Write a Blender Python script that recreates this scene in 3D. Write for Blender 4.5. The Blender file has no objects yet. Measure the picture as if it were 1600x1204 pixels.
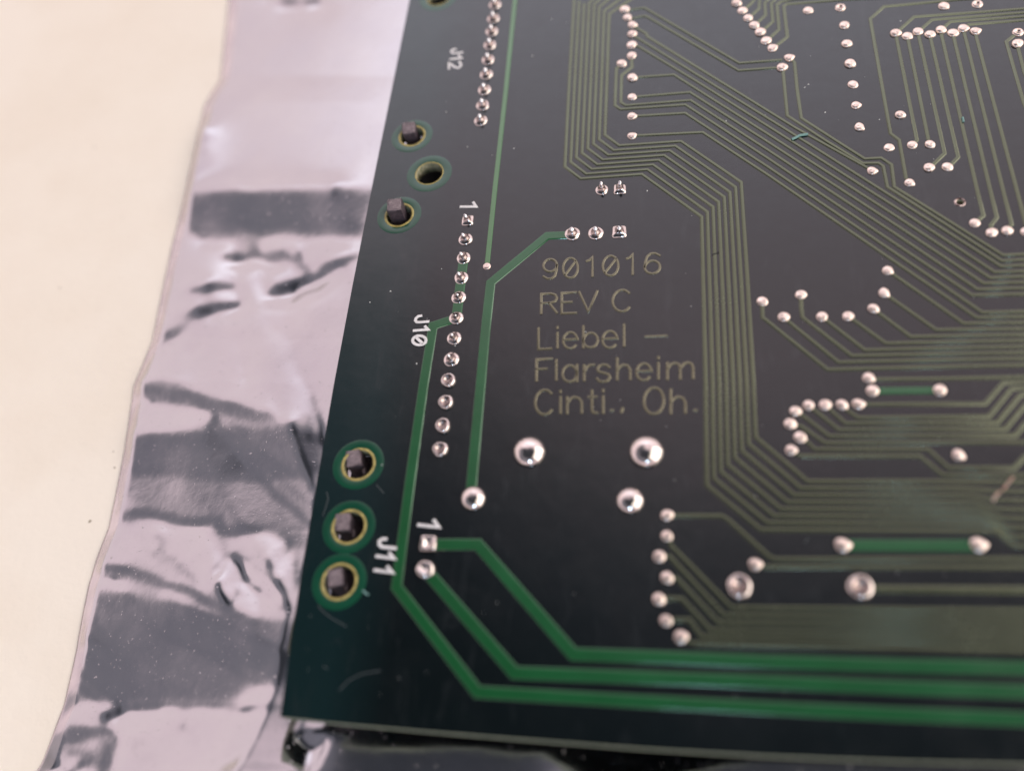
import bpy, bmesh, math, random
import numpy as np
from mathutils import Vector, Matrix

random.seed(7)
rng = np.random.RandomState(11)
S = bpy.context.scene
COL = S.collection

# ------------------------------------------------------------------ camera
# one unit = 0.1 inch (2.54 mm, the pin pitch of the board); board top is z = 0
CAM = Vector((8.86177, -23.89959, 29.67435))
ROT = Matrix(((0.98291038, 0.01501112, 0.18347167),
              (0.07207212, 0.88572641, -0.45857861),
              (-0.16938948, 0.46396486, 0.86950780)))
FPX = 1358.8
cam_d = bpy.data.cameras.new('camera')
cam = bpy.data.objects.new('camera', cam_d)
COL.objects.link(cam)
cam.matrix_world = Matrix.Translation(CAM) @ ROT.to_4x4()
cam_d.sensor_width = 36.0
cam_d.lens = 36.0 * FPX / 1600.0
cam_d.clip_start = 0.1
cam_d.clip_end = 5000
cam_d.dof.use_dof = True
cam_d.dof.focus_distance = 37.2
cam_d.dof.aperture_fstop = 0.0305 / 1.15
S.camera = cam

def at(x, y, z=0.0):
    """measured photo point -> where that point lies on the level plane z"""
    d = ROT @ Vector(((x - 800) / FPX, (602 - y) / FPX, -1.0))
    t = (z - CAM.z) / d.z
    return CAM + d * t

# ------------------------------------------------------------------ room light
w = bpy.data.worlds.new('World'); S.world = w; w.use_nodes = True
nt = w.node_tree; nt.nodes.clear()
def wn(t, **k):
    n = nt.nodes.new(t)
    for a, b in k.items(): setattr(n, a, b)
    return n
tc = wn('ShaderNodeTexCoord'); sep = wn('ShaderNodeSeparateXYZ')
nt.links.new(tc.outputs['Generated'], sep.inputs[0])
mn = wn('ShaderNodeMath', operation='MINIMUM'); nt.links.new(sep.outputs[2], mn.inputs[0]); mn.inputs[1].default_value = 0.77
mo = wn('ShaderNodeMath', operation='SUBTRACT'); mo.inputs[0].default_value = 0.77; nt.links.new(mn.outputs[0], mo.inputs[1])
mm = wn('ShaderNodeMath', operation='MULTIPLY_ADD'); nt.links.new(mo.outputs[0], mm.inputs[0]); mm.inputs[1].default_value = 3.0
lx = wn('ShaderNodeMath', operation='MINIMUM'); nt.links.new(sep.outputs[0], lx.inputs[0]); lx.inputs[1].default_value = 0.0
ly = wn('ShaderNodeMath', operation='MULTIPLY_ADD'); nt.links.new(lx.outputs[0], ly.inputs[0]); ly.inputs[1].default_value = 0.55
nt.links.new(sep.outputs[1], ly.inputs[2]); nt.links.new(ly.outputs[0], mm.inputs[2])
nz = wn('ShaderNodeTexNoise'); nz.inputs['Scale'].default_value = 2.2; nz.inputs['Detail'].default_value = 1.0
nt.links.new(tc.outputs['Generated'], nz.inputs['Vector'])
ad = wn('ShaderNodeMath', operation='MULTIPLY_ADD'); nt.links.new(nz.outputs[0], ad.inputs[0]); ad.inputs[1].default_value = 0.10
nt.links.new(mm.outputs[0], ad.inputs[2])
sub = wn('ShaderNodeMath', operation='SUBTRACT'); nt.links.new(ad.outputs[0], sub.inputs[0]); sub.inputs[1].default_value = 0.05
rp = wn('ShaderNodeValToRGB'); nt.links.new(sub.outputs[0], rp.inputs[0])
def ramp(r, stops, interp='EASE'):
    el = r.color_ramp.elements
    while len(el) > 1: el.remove(el[-1])
    el[0].position = stops[0][0]; el[0].color = (*stops[0][1], 1)
    for p, c in stops[1:]:
        e = el.new(p); e.color = (*c, 1)
    r.color_ramp.interpolation = interp
ramp(rp, [(0.0, (.045, .05, .062)), (0.10, (.075, .08, .10)), (0.20, (.19, .185, .225)), (0.30, (.44, .40, .44)), (0.40, (.92, .76, .83)),
          (0.5, (1.14, .94, 1.02)), (1.0, (1.14, .96, 1.02))], 'LINEAR')
by = wn('ShaderNodeMapRange', interpolation_type='SMOOTHSTEP'); nt.links.new(sep.outputs[1], by.inputs[0])
by.inputs[1].default_value = .50; by.inputs[2].default_value = .95; by.inputs[3].default_value = 0; by.inputs[4].default_value = 1
bz = wn('ShaderNodeMapRange', interpolation_type='SMOOTHSTEP'); nt.links.new(sep.outputs[2], bz.inputs[0]); bz.inputs[1].default_value = .44; bz.inputs[2].default_value = .60
bq = wn('ShaderNodeMath', operation='MULTIPLY'); nt.links.new(by.outputs[0], bq.inputs[0]); nt.links.new(bz.outputs[0], bq.inputs[1])
fl = wn('ShaderNodeMapRange', interpolation_type='SMOOTHSTEP'); nt.links.new(sep.outputs[2], fl.inputs[0]); fl.inputs[1].default_value = .87; fl.inputs[2].default_value = .74
fm = wn('ShaderNodeMix', data_type='RGBA', blend_type='LIGHTEN'); nt.links.new(fl.outputs[0], fm.inputs[0]); nt.links.new(rp.outputs[0], fm.inputs[6]); fm.inputs[7].default_value = (.245, .24, .285, 1)
bm_ = wn('ShaderNodeMix', data_type='RGBA', blend_type='MULTIPLY'); nt.links.new(bq.outputs[0], bm_.inputs[0])
nt.links.new(fm.outputs[2], bm_.inputs[6]); bm_.inputs[7].default_value = (1.85, 2.2, 2.35, 1); bm_.clamp_result = False
# floor-side half of the room
zr = wn('ShaderNodeMapRange'); nt.links.new(sep.outputs[2], zr.inputs[0]); zr.inputs[1].default_value = -0.05; zr.inputs[2].default_value = 0.08
mx = wn('ShaderNodeMix', data_type='RGBA'); nt.links.new(zr.outputs[0], mx.inputs[0])
mx.inputs[6].default_value = (.36, .31, .26, 1); nt.links.new(bm_.outputs[2], mx.inputs[7])
bg = wn('ShaderNodeBackground'); bg.inputs[1].default_value = 1.0
nt.links.new(mx.outputs[2], bg.inputs[0])
ow = wn('ShaderNodeOutputWorld'); nt.links.new(bg.outputs[0], ow.inputs[0])

def area(name, loc, tgt, size, power, color):
    l = bpy.data.lights.new(name, 'AREA'); l.size = size; l.energy = power; l.color = color
    o = bpy.data.objects.new(name, l); COL.objects.link(o); o.location = loc
    o.rotation_euler = (Vector(tgt) - Vector(loc)).to_track_quat('-Z', 'Y').to_euler()
    return o
area('side_fill_light', (480, -60, 280), (0, 0, 0), 760, 4300000, (1.0, .94, .86))  # broad warm fill added off to the right to brighten the table
area('window_light', (14, -110, 62), (5, -5, 0), 13, 30000, (.50, .74, 1.0))

S.view_settings.view_transform = 'Standard'
S.view_settings.look = 'None'
S.view_settings.exposure = 0.0
S.view_settings.gamma = 1.0
S.render.engine = 'CYCLES'
S.render.resolution_x = 1024; S.render.resolution_y = 770

# ------------------------------------------------------------------ materials
class M:
    def __init__(s, name):
        s.m = bpy.data.materials.new(name); s.m.use_nodes = True
        s.t = s.m.node_tree; s.b = s.t.nodes['Principled BSDF']
        s.tc = s.t.nodes.new('ShaderNodeTexCoord')
    def set(s, **k):
        for a, v in k.items():
            s.b.inputs[a.replace('_', ' ')].default_value = v if not isinstance(v, tuple) else (*v, 1)
        return s
    def n(s, t, **k):
        n = s.t.nodes.new(t)
        for a, b in k.items(): setattr(n, a, b)
        return n
    def l(s, a, b): s.t.links.new(a, b)
    def noise(s, scale, detail=4, rough=.5, vec=None, dist=0):
        n = s.n('ShaderNodeTexNoise'); n.inputs['Scale'].default_value = scale
        n.inputs['Detail'].default_value = detail; n.inputs['Roughness'].default_value = rough
        n.inputs['Distortion'].default_value = dist
        s.l(vec or s.tc.outputs['Object'], n.inputs['Vector']); return n.outputs[0]
    def map(s, v, a, b, c, d):
        n = s.n('ShaderNodeMapRange'); s.l(v, n.inputs[0])
        for i, x in enumerate((a, b, c, d)): n.inputs[i + 1].default_value = x
        return n.outputs[0]
    def ramp(s, v, stops):
        n = s.n('ShaderNodeValToRGB'); s.l(v, n.inputs[0]); ramp(n, stops, 'LINEAR'); return n.outputs[0]
    def bump(s, h, strength, dist, normal=None):
        n = s.n('ShaderNodeBump'); n.inputs['Strength'].default_value = strength
        n.inputs['Distance'].default_value = dist; s.l(h, n.inputs['Height'])
        if normal: s.l(normal, n.inputs['Normal'])
        return n.outputs[0]
    def mix(s, f, a, b):
        n = s.n('ShaderNodeMix', data_type='RGBA'); s.l(f, n.inputs[0])
        for i, x in ((6, a), (7, b)):
            if isinstance(x, tuple): n.inputs[i].default_value = (*x, 1)
            else: s.l(x, n.inputs[i])
        return n.outputs[2]
    def inp(s, name, v): s.l(v, s.b.inputs[name])

def stretched(m, sx, sy, rz=0):
    mp = m.n('ShaderNodeMapping'); mp.inputs['Scale'].default_value = (sx, sy, 1)
    mp.inputs['Rotation'].default_value = (0, 0, rz)
    m.l(m.tc.outputs['Object'], mp.inputs[0]); return mp.outputs[0]

def lacquer(name, c1, c2, coat_rough=.10, weave=0.10, margin=False, ior=1.68, tint=None):
    """solder mask: dyed lacquer, glossy, a little dusty"""
    m = M(name).set(IOR=ior)
    if tint: m.set(Specular_Tint=tint)
    col = m.mix(m.map(m.noise(.55, 5, .6), .3, .7, 0, 1), c1, c2)
    if margin:   # no inner copper planes along the left margin: greener there
        sx = m.n('ShaderNodeSeparateXYZ'); m.l(m.tc.outputs['Object'], sx.inputs[0])
        col = m.mix(m.map(sx.outputs[0], -3.0, -.9, 1, 0), col, (.0036, .0145, .0150))
    if margin:   # dried wipe marks
        wp = m.map(m.noise(.9, 6, .7, vec=stretched(m, 1.6, .35, .5), dist=1.2), .56, .74, 0, .5)
        col = m.mix(wp, col, (.022, .026, .027))
    m.inp('Base Color', col)
    smudge = m.map(m.noise(.35, 6, .65, dist=.6), .42, .75, 0, 1)
    fine = m.map(m.noise(9, 3), .3, .8, 0, .05)
    r = m.n('ShaderNodeMath', operation='MULTIPLY_ADD'); m.l(smudge, r.inputs[0]); r.inputs[1].default_value = .10
    r2 = m.n('ShaderNodeMath', operation='ADD'); m.l(fine, r2.inputs[0]); r2.inputs[1].default_value = coat_rough
    m.l(r2.outputs[0], r.inputs[2]); m.inp('Roughness', r.outputs[0])
    # hairline scratches
    sc = m.noise(5, 2, .5, vec=stretched(m, .25, 14, .9), dist=.3)
    scm = m.map(sc, .74, .78, 0, 1)
    h = m.bump(m.noise(1.1, 3), .12, .05)
    h = m.bump(m.noise(22, 2), weave, .01, h)
    h = m.bump(scm, .08, .004, h)
    m.inp('Normal', h)
    return m.m

MAT = {}
MAT['mask'] = lacquer('dark_green_lacquer', (.0012, .0034, .0038), (.0018, .0048, .0050), margin=True)
MAT['wide'] = lacquer('green_lacquer_on_copper', (.006, .068, .018), (.008, .084, .024), .11, .15, ior=1.8, tint=(.85, 1, .88))
MAT['narrow'] = lacquer('olive_lacquer_on_copper', (.011, .017, .006), (.016, .022, .008), .19, .2, ior=2.12, tint=(.92, 1, .70))
MAT['light'] = lacquer('light_green_lacquer', (.030, .12, .038), (.038, .14, .048), .16, .2, ior=2.0, tint=(.9, 1, .8))
MAT['halo'] = lacquer('clear_green_lacquer', (.004, .052, .026), (.006, .066, .032), .12, .1)
MAT['copper_text'] = lacquer('bronze_green_lacquer', (.056, .052, .024), (.067, .061, .031), .2, .2, ior=2.2, tint=(1, .95, .72))

m = M('laminate_edge').set(Roughness=.7)
m.inp('Base Color', m.mix(m.map(m.noise(6, 5, .7), .3, .7, 0, 1), (.10, .13, .085), (.30, .32, .23)))
m.inp('Normal', m.bump(m.noise(14, 4), .5, .05)); MAT['edge'] = m.m
m = M('bare_laminate_rim').set(Roughness=.45)
m.inp('Base Color', m.mix(m.map(m.noise(5, 4), .3, .7, 0, 1), (.22, .17, .045), (.46, .38, .12)))
MAT['rim'] = m.m
m = M('hole_wall_laminate').set(Roughness=.6)
m.inp('Base Color', m.mix(m.map(m.noise(4, 5, .7), .35, .65, 0, 1), (.10, .11, .05), (.42, .38, .26)))
m.inp('Normal', m.bump(m.noise(9, 4), .6, .06)); MAT['bore'] = m.m

def metal(name, c, r, bump=.25, sc=5):
    m = M(name).set(Metallic=1.0)
    m.inp('Base Color', m.mix(m.map(m.noise(3.2, 4, .6), .35, .7, 0, 1), c, tuple(x * .8 for x in c)))
    m.inp('Roughness', m.map(m.noise(6, 4), .3, .7, r * .7, r * 1.5))
    m.inp('Normal', m.bump(m.noise(sc, 3), bump, .05)); return m.m
MAT['solder'] = metal('shiny_solder', (.80, .71, .655), .11, .25)
MAT['tin'] = metal('dull_tinned_pad', (.92, .77, .67), .30, .35, 8)
MAT['pin'] = metal('tinned_pin', (.86, .84, .84), .22, .35, 6)
m = M('painted_dark_solder').set(Metallic=1.0)  # dim reflections in the joint hollows, put into the base colour
m.inp('Base Color', m.mix(m.map(m.noise(4.5, 5, .65), .36, .60, 0, 1), (.66, .54, .49), (.09, .055, .05)))
m.inp('Roughness', m.map(m.noise(6, 4), .3, .7, .15, .35)); m.inp('Normal', m.bump(m.noise(7, 4), .5, .06)); MAT['dark_solder'] = m.m

m = M('black_plastic').set(Roughness=.5)
m.inp('Base Color', m.mix(m.map(m.noise(5, 4), .3, .7, 0, 1), (.035, .026, .032), (.075, .055, .066)))
m.inp('Normal', m.bump(m.noise(9, 5, .7), .7, .08)); MAT['plastic'] = m.m
m = M('sawn_plastic_end').set(Roughness=.62)
m.inp('Base Color', m.mix(m.map(m.noise(6, 5, .7), .35, .65, 0, 1), (.17, .13, .145), (.36, .285, .295)))
m.inp('Normal', m.bump(m.noise(9, 5, .8, vec=stretched(m, 3, .6)), 1.0, .12)); MAT['sawn'] = m.m
m = M('connector_black').set(Roughness=.6, Base_Color=(.006, .006, .007)); MAT['black'] = m.m
m = M('white_ink').set(Roughness=.5)
m.inp('Base Color', m.mix(m.map(m.noise(7, 4), .3, .7, 0, 1), (.62, .60, .58), (.80, .78, .76))); MAT['ink'] = m.m

m = M('metallised_film').set(Metallic=1.0)
m.inp('Base Color', m.mix(m.map(m.noise(.22, 5, .6), .3, .7, 0, 1), (.53, .51, .525), (.575, .555, .555)))
m.inp('Roughness', m.map(m.noise(.5, 5, .6), .3, .75, .10, .19))
h = m.bump(m.noise(.45, 3, .5), .07, .25)
h = m.bump(m.noise(3.0, 4, .6, dist=.5), .05, .05, h)
sp = m.map(m.noise(7, 2), .70, .78, 0, 1)
h = m.bump(sp, .4, .03, h)
m.inp('Normal', h); MAT['film'] = m.m
m = M('clear_seal_edge').set(Roughness=.25)
m.inp('Base Color', m.mix(m.map(m.noise(.8, 4), .3, .7, 0, 1), (.60, .53, .54), (.74, .66, .63)))
m.inp('Normal', m.bump(m.noise(2, 3), .2, .1)); m.b.inputs['Metallic'].default_value = .7; MAT['seal'] = m.m
m = M('red_print').set(Roughness=.35, Metallic=.3)
m.inp('Base Color', m.mix(m.map(m.noise(1.5, 4), .3, .7, 0, 1), (.55, .22, .22), (.68, .40, .40))); MAT['red'] = m.m

m = M('cream_table').set(Roughness=.5)
c = m.mix(m.map(m.noise(.10, 6, .6), .38, .72, 0, 1), (.92, .84, .705), (.87, .775, .63))
dirt = m.map(m.noise(1.3, 5, .7, dist=.3), .69, .80, 0, .55)
c = m.mix(dirt, c, (.52, .42, .28))
spk = m.map(m.noise(2.6, 1, .4), .80, .84, 0, .8)
c = m.mix(spk, c, (.30, .24, .15))
m.inp('Base Color', c)
h = m.bump(m.noise(2.2, 5, .55), .22, .12); m.inp('Normal', m.bump(m.noise(.5, 3), .15, .3, h)); MAT['table'] = m.m
m = M('pale_dust').set(Roughness=.8, Base_Color=(.62, .62, .58)); MAT['dust'] = m.m
m = M('scuffed_lacquer').set(Roughness=.7, Base_Color=(.045, .055, .056)); MAT['scuff'] = m.m
m = M('teal_fibre').set(Roughness=.5, Base_Color=(.16, .30, .27)); MAT['teal'] = m.m
m = M('scratched_copper').set(Roughness=.4, Metallic=.5)
m.inp('Base Color', m.mix(m.map(m.noise(6, 3), .4, .6, 0, 1), (.30, .17, .13), (.32, .27, .22))); MAT['scrape'] = m.m

# ------------------------------------------------------------------ mesh helpers
def mesh_obj(name, verts, faces, mat, parent=None, smooth=False, mats=None, idx=None):
    me = bpy.data.meshes.new(name)
    me.from_pydata([tuple(v) for v in verts], [], faces)
    for mt in (mats or [mat]): me.materials.append(mt)
    if idx is not None: me.polygons.foreach_set('material_index', idx)
    if smooth: me.polygons.foreach_set('use_smooth', [True] * len(me.polygons))
    me.update()
    o = bpy.data.objects.new(name, me); COL.objects.link(o)
    if parent: o.parent = parent
    return o

def empty(name, label, cat, loc=(0, 0, 0)):
    o = bpy.data.objects.new(name, None); COL.objects.link(o); o.location = loc
    o['label'] = label; o['category'] = cat; o.empty_display_size = .5
    return o

def sweep(pts, width, height, z0, closed=False, prof=None, taper=1.0):
    """flat-bottomed ribbon with bevelled shoulders along 2-D points, mitred corners"""
    pts = [Vector((p[0], p[1])) for p in pts]
    q = [pts[0]]
    for p in pts[1:]:
        if (p - q[-1]).length > 1e-3: q.append(p)
    pts = q; n = len(pts)
    prof = prof or [(-.5, 0), (-.47, .45), (-.36, .88), (-.22, 1), (.22, 1), (.36, .88), (.47, .45), (.5, 0)]
    V, F = [], []
    for i, p in enumerate(pts):
        a = (p - pts[i - 1]).normalized() if (i > 0 or closed) else None
        b = (pts[(i + 1) % n] - p).normalized() if (i < n - 1 or closed) else None
        d = a if b is None else b if a is None else None
        if d is not None: nrm = Vector((-d.y, d.x)); k = 1
        else:
            t = (a + b)
            t = t.normalized() if t.length > 1e-4 else a
            nrm = Vector((-t.y, t.x)); k = 1 / max(.45, nrm.dot(Vector((-a.y, a.x))))
        for (u, v) in prof:
            V.append((p.x + nrm.x * u * width * k, p.y + nrm.y * u * width * k, z0 + v * height))
    m = len(prof)
    for i in range(n if closed else n - 1):
        j = (i + 1) % n
        for k in range(m - 1):
            F.append((i * m + k, i * m + k + 1, j * m + k + 1, j * m + k))
    if not closed:
        for base, rev in ((0, 1), ((n - 1) * m, -1)):      # end caps on vertices of their own, so the shading stays flat along the top
            c0 = len(V); V += V[base:base + m]; F.append(tuple(range(c0, c0 + m))[::rev])
    return V, F

def extend(px):
    """carry traces that leave the picture on past its edge"""
    px = [tuple(p) for p in px]
    def ext(a, b):
        dx, dy = b[0] - a[0], b[1] - a[1]; L = math.hypot(dx, dy) or 1
        return (b[0] + dx / L * 90, b[1] + dy / L * 60)
    if px[-1][0] >= 1599 or px[-1][1] <= 1: px.append(ext(px[-2], px[-1]))
    if px[0][0] >= 1599 or px[0][1] <= 1: px.insert(0, ext(px[1], px[0]))
    return px

def R(x0, y0, k, pts): return [(x0 + x / k, y0 + y / k) for x, y in pts]

# ------------------------------------------------------------------ table
tz = -4.56
tab = mesh_obj('tabletop', [(-400, -300, tz), (400, -300, tz), (400, 400, tz), (-400, 400, tz)], [(0, 1, 2, 3)], MAT['table'])
tab['kind'] = 'structure'; tab['label'] = 'cream painted tabletop with faint stains under the silver bag'

# ------------------------------------------------------------------ the board
board = empty('circuit_board', 'dark green printed circuit board, solder side up, lying on the silver antistatic bag', 'circuit board', tuple(at(437.5, 1119)))
bpy.context.view_layer.update()
BINV = Matrix.Translation(-Vector(board.location))
def part(o, parent=None):
    o.parent = parent or board
    if parent is None: o.matrix_parent_inverse = BINV
    return o

TH = .63
outline_px = [(640, 0), (610, 150), (579.5, 300), (550, 450), (521.7, 600), (495.5, 750), (470, 900), (452, 1020), (437.5, 1119),
              (527, 1129), (660, 1141), (800, 1152.5), (1000, 1168), (1200, 1180), (1400, 1188), (1600, 1193)]
ol = [at(*p) for p in outline_px]
dl = (ol[0] - ol[2]).normalized(); dr = (ol[-1] - ol[-2]).normalized()
outline = [ol[0] + dl * 12] + ol + [ol[-1] + dr * 14]
outline.append(Vector((outline[-1].x + 1, outline[0].y, 0)))
outline = [(p.x, p.y) for p in outline]

# holes: centre px, radius (units)
HOLES = [((685, -4), .62), ((643.7, 212.5), .60), ((670.8, 271), .66), ((623.7, 336), .62),
         ((560, 725), .625), ((545.2, 822.5), .625), ((530, 908), .63)]
SMALL = [((1500, 316), .15)]
NS = 40
def circ(c, r, n=NS, ph=0): return [(c.x + r * math.cos(2 * math.pi * i / n + ph), c.y + r * math.sin(2 * math.pi * i / n + ph)) for i in range(n)]
hc = [(at(*p), r) for p, r in HOLES]
sc_ = [(at(*p), r) for p, r in SMALL]

def plate(name, loops, z0, z1, mats, bore_idx):
    """plate with holes; loops[0] outer, rest holes"""
    bm = bmesh.new(); es = []; vl = []
    for lp in loops:
        vs = [bm.verts.new((x, y, z1)) for x, y in lp]; vl.append(vs)
        es += [bm.edges.new((vs[i], vs[(i + 1) % len(vs)])) for i in range(len(vs))]
    bmesh.ops.triangle_fill(bm, use_beauty=True, use_dissolve=False, edges=es)
    bmesh.ops.recalc_face_normals(bm, faces=bm.faces)
    for f in bm.faces:
        if f.normal.z < 0: f.normal_flip()
    top = list(bm.faces)
    for f in top: f.material_index = 0
    low = {}
    for vs in vl:
        for v in vs: low[v] = bm.verts.new((v.co.x, v.co.y, z0))
    for f in top:
        g = bm.faces.new([low[v] for v in reversed(f.verts)]); g.material_index = 0
    for k, vs in enumerate(vl):
        for i in range(len(vs)):
            a, b = vs[i], vs[(i + 1) % len(vs)]
            f = bm.faces.new((a, b, low[b], low[a])); f.material_index = bore_idx if k else 1
            if k: f.smooth = True
    me = bpy.data.meshes.new(name); bm.to_mesh(me); bm.free()
    for mt in mats: me.materials.append(mt)
    o = bpy.data.objects.new(name, me); COL.objects.link(o); return o

part(plate('substrate', [outline] + [circ(c, r) for c, r in hc + sc_], -TH, 0, [MAT['mask'], MAT['edge'], MAT['bore']], 2))

# rims and clear rings round the mounting holes
def ring(name, c, r0, r1, z, h, mat, n=48, shape=None):
    V, F = [], []
    prof = shape or [(0, 0), (0.12, 1), (.88, 1), (1, 0)]
    for i in range(n):
        a = 2 * math.pi * i / n
        for u, v in prof:
            r = r0 + (r1 - r0) * u
            V.append((c.x + r * math.cos(a), c.y + r * math.sin(a), z + h * v))
    m = len(prof)
    for i in range(n):
        j = (i + 1) % n
        for k in range(m - 1): F.append((i * m + k, j * m + k, j * m + k + 1, i * m + k + 1))
    return mesh_obj(name, V, F, mat, smooth=True)
for i, (c, r) in enumerate(hc):
    wob = .02 if i in (2, 0) else .07
    part(ring('hole_rim', c, r - .035, r + wob, .004, .012, MAT['rim']))
    part(ring('clear_ring', c, r + wob - .01, r + .41, .0005 + .0007 * i, .005, MAT['halo'], shape=[(0, 0), (.05, 1), (.9, 1), (1, 0)]))
part(ring('hole_rim', sc_[0][0], .14, .22, .003, .02, MAT['dark_solder']))

# sawn pegs of the connectors underneath, poking through the holes
def peg(px_top, size, ztop, rot, skew=.0):
    c = at(*px_top, ztop)
    bm = bmesh.new()
    bmesh.ops.create_cube(bm, size=1)
    for v in bm.verts:
        top = v.co.z > 0
        x, y = v.co.x * size[0], v.co.y * size[1]
        x, y = x * math.cos(rot) - y * math.sin(rot), x * math.sin(rot) + y * math.cos(rot)
        v.co = Vector((c.x + x, c.y + y, (ztop + skew * y) if top else -1.9))
    ed = [e for e in bm.edges]
    bmesh.ops.bevel(bm, geom=ed, offset=.09, segments=2, profile=.6, affect='EDGES')
    tops = [f for f in bm.faces if f.normal.z > .8]
    for f in tops: f.material_index = 1
    bmesh.ops.subdivide_edges(bm, edges=list({e for f in tops for e in f.edges}), cuts=2, use_grid_fill=True)
    for v in bm.verts:
        if v.co.z > ztop - .25:
            v.co += Vector((random.uniform(-.018, .018), random.uniform(-.018, .018), random.uniform(-.025, .025)))
    me = bpy.data.meshes.new('peg'); bm.to_mesh(me); bm.free()
    me.materials.append(MAT['plastic']); me.materials.append(MAT['sawn'])
    o = bpy.data.objects.new('peg', me); COL.objects.link(o); part(o); return o
peg((638, 199), (.66, .60), .28, .1, .25)
peg((615.5, 319), (.68, .66), .58, .08, .1)
peg((552, 715), (.62, .68), .0, .2, .15)
peg((535, 815), (.62, .66), .0, .05, .2)
peg((523, 901), (.62, .66), .0, .15, .2)
# small locking barbs beside the lower pegs
for p in ((568, 735), (552, 832), (540, 916)):
    peg((p[0], p[1]), (.16, .34), -.42, .2)
# dark housings under the board
def box(name, a, b, mat):
    (x0, y0, z0), (x1, y1, z1) = a, b
    bm = bmesh.new(); bmesh.ops.create_cube(bm, size=1)
    for v in bm.verts:
        v.co = Vector((x0 if v.co.x < 0 else x1, y0 if v.co.y < 0 else y1, z0 if v.co.z < 0 else z1))
    bmesh.ops.bevel(bm, geom=list(bm.edges), offset=.08, segments=2, affect='EDGES')
    me = bpy.data.meshes.new(name); bm.to_mesh(me); bm.free(); me.materials.append(mat)
    o = bpy.data.objects.new(name, me); COL.objects.link(o); return o
e0 = hc[6][0]; e1 = hc[4][0]; e2 = hc[3][0]; e3 = hc[0][0]
part(box('connector_housing', (e0.x - .9, e0.y - .8, -2.0), (e1.x + 2.4, e1.y + 1.0, -TH - .9), MAT['black']))
part(box('connector_housing', (e2.x - 1.4, e2.y - 10.5, -2.4), (e2.x + 5.2, e2.y + 5.4, -TH - .95), MAT['black']))
part(box('connector_housing', (e3.x - 1.6, e3.y - 3.2, -2.4), (e3.x + 5.0, e3.y + 12, -TH - .92), MAT['black']))

# ------------------------------------------------------------------ copper traces under the lacquer
NW = .162
zc = [0]
def trace(px, width=NW, mat='narrow', h=.026, label=None, name='trace', ext=True):
    zc[0] += 1
    if ext: px = extend(px)
    pts = [at(*p) for p in px]
    V, F = sweep([(p.x, p.y) for p in pts], width, h + .0004 * (zc[0] % 7), .0)
    o = mesh_obj(name, V, F, MAT[mat], smooth=True)
    # round the shoulders but keep the mitres crisp
    part(o)
    if label: o['label'] = label
    return o
def lerp(a, b, t): return [(p[0] + (q[0] - p[0]) * t, p[1] + (q[1] - p[1]) * t) for p, q in zip(a, b)]

# bundle of eight round the lettering
outer = [(897.3, -1), (890, 120), (882.6, 260.5), (907.5, 279.5), (1003, 272.5), (1096.3, 339), (1099, 450), (1102.3, 600), (1104, 757.5), (1189, 827.5), (1556, 829.5), (1583, 852), (1600, 853)]
inner = [(951.5, 22), (948.5, 120), (945, 211), (967.5, 227.8), (1064, 221), (1158, 285), (1168, 440), (1177, 600), (1180.5, 682.5), (1262, 752), (1500, 752), (1545, 752.5), (1600, 753)]
for k in range(8):
    p = lerp(outer, inner, k / 7)
    if k in (3, 4, 5, 6, 7):
        p[0] = (p[0][0], [0, 0, 0, 5, 7, 11, 17, 22][k])
        dx = (44 if k < 7 else 22) + 4
        up = [(p[0][0] + 25 + (7 - k) * -2, p[0][1] - 17), (p[0][0] + 25 + (7 - k) * -2 + 40, p[0][1] - 44)]
        p = [up[1], up[0]] + p
    trace(p)

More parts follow.
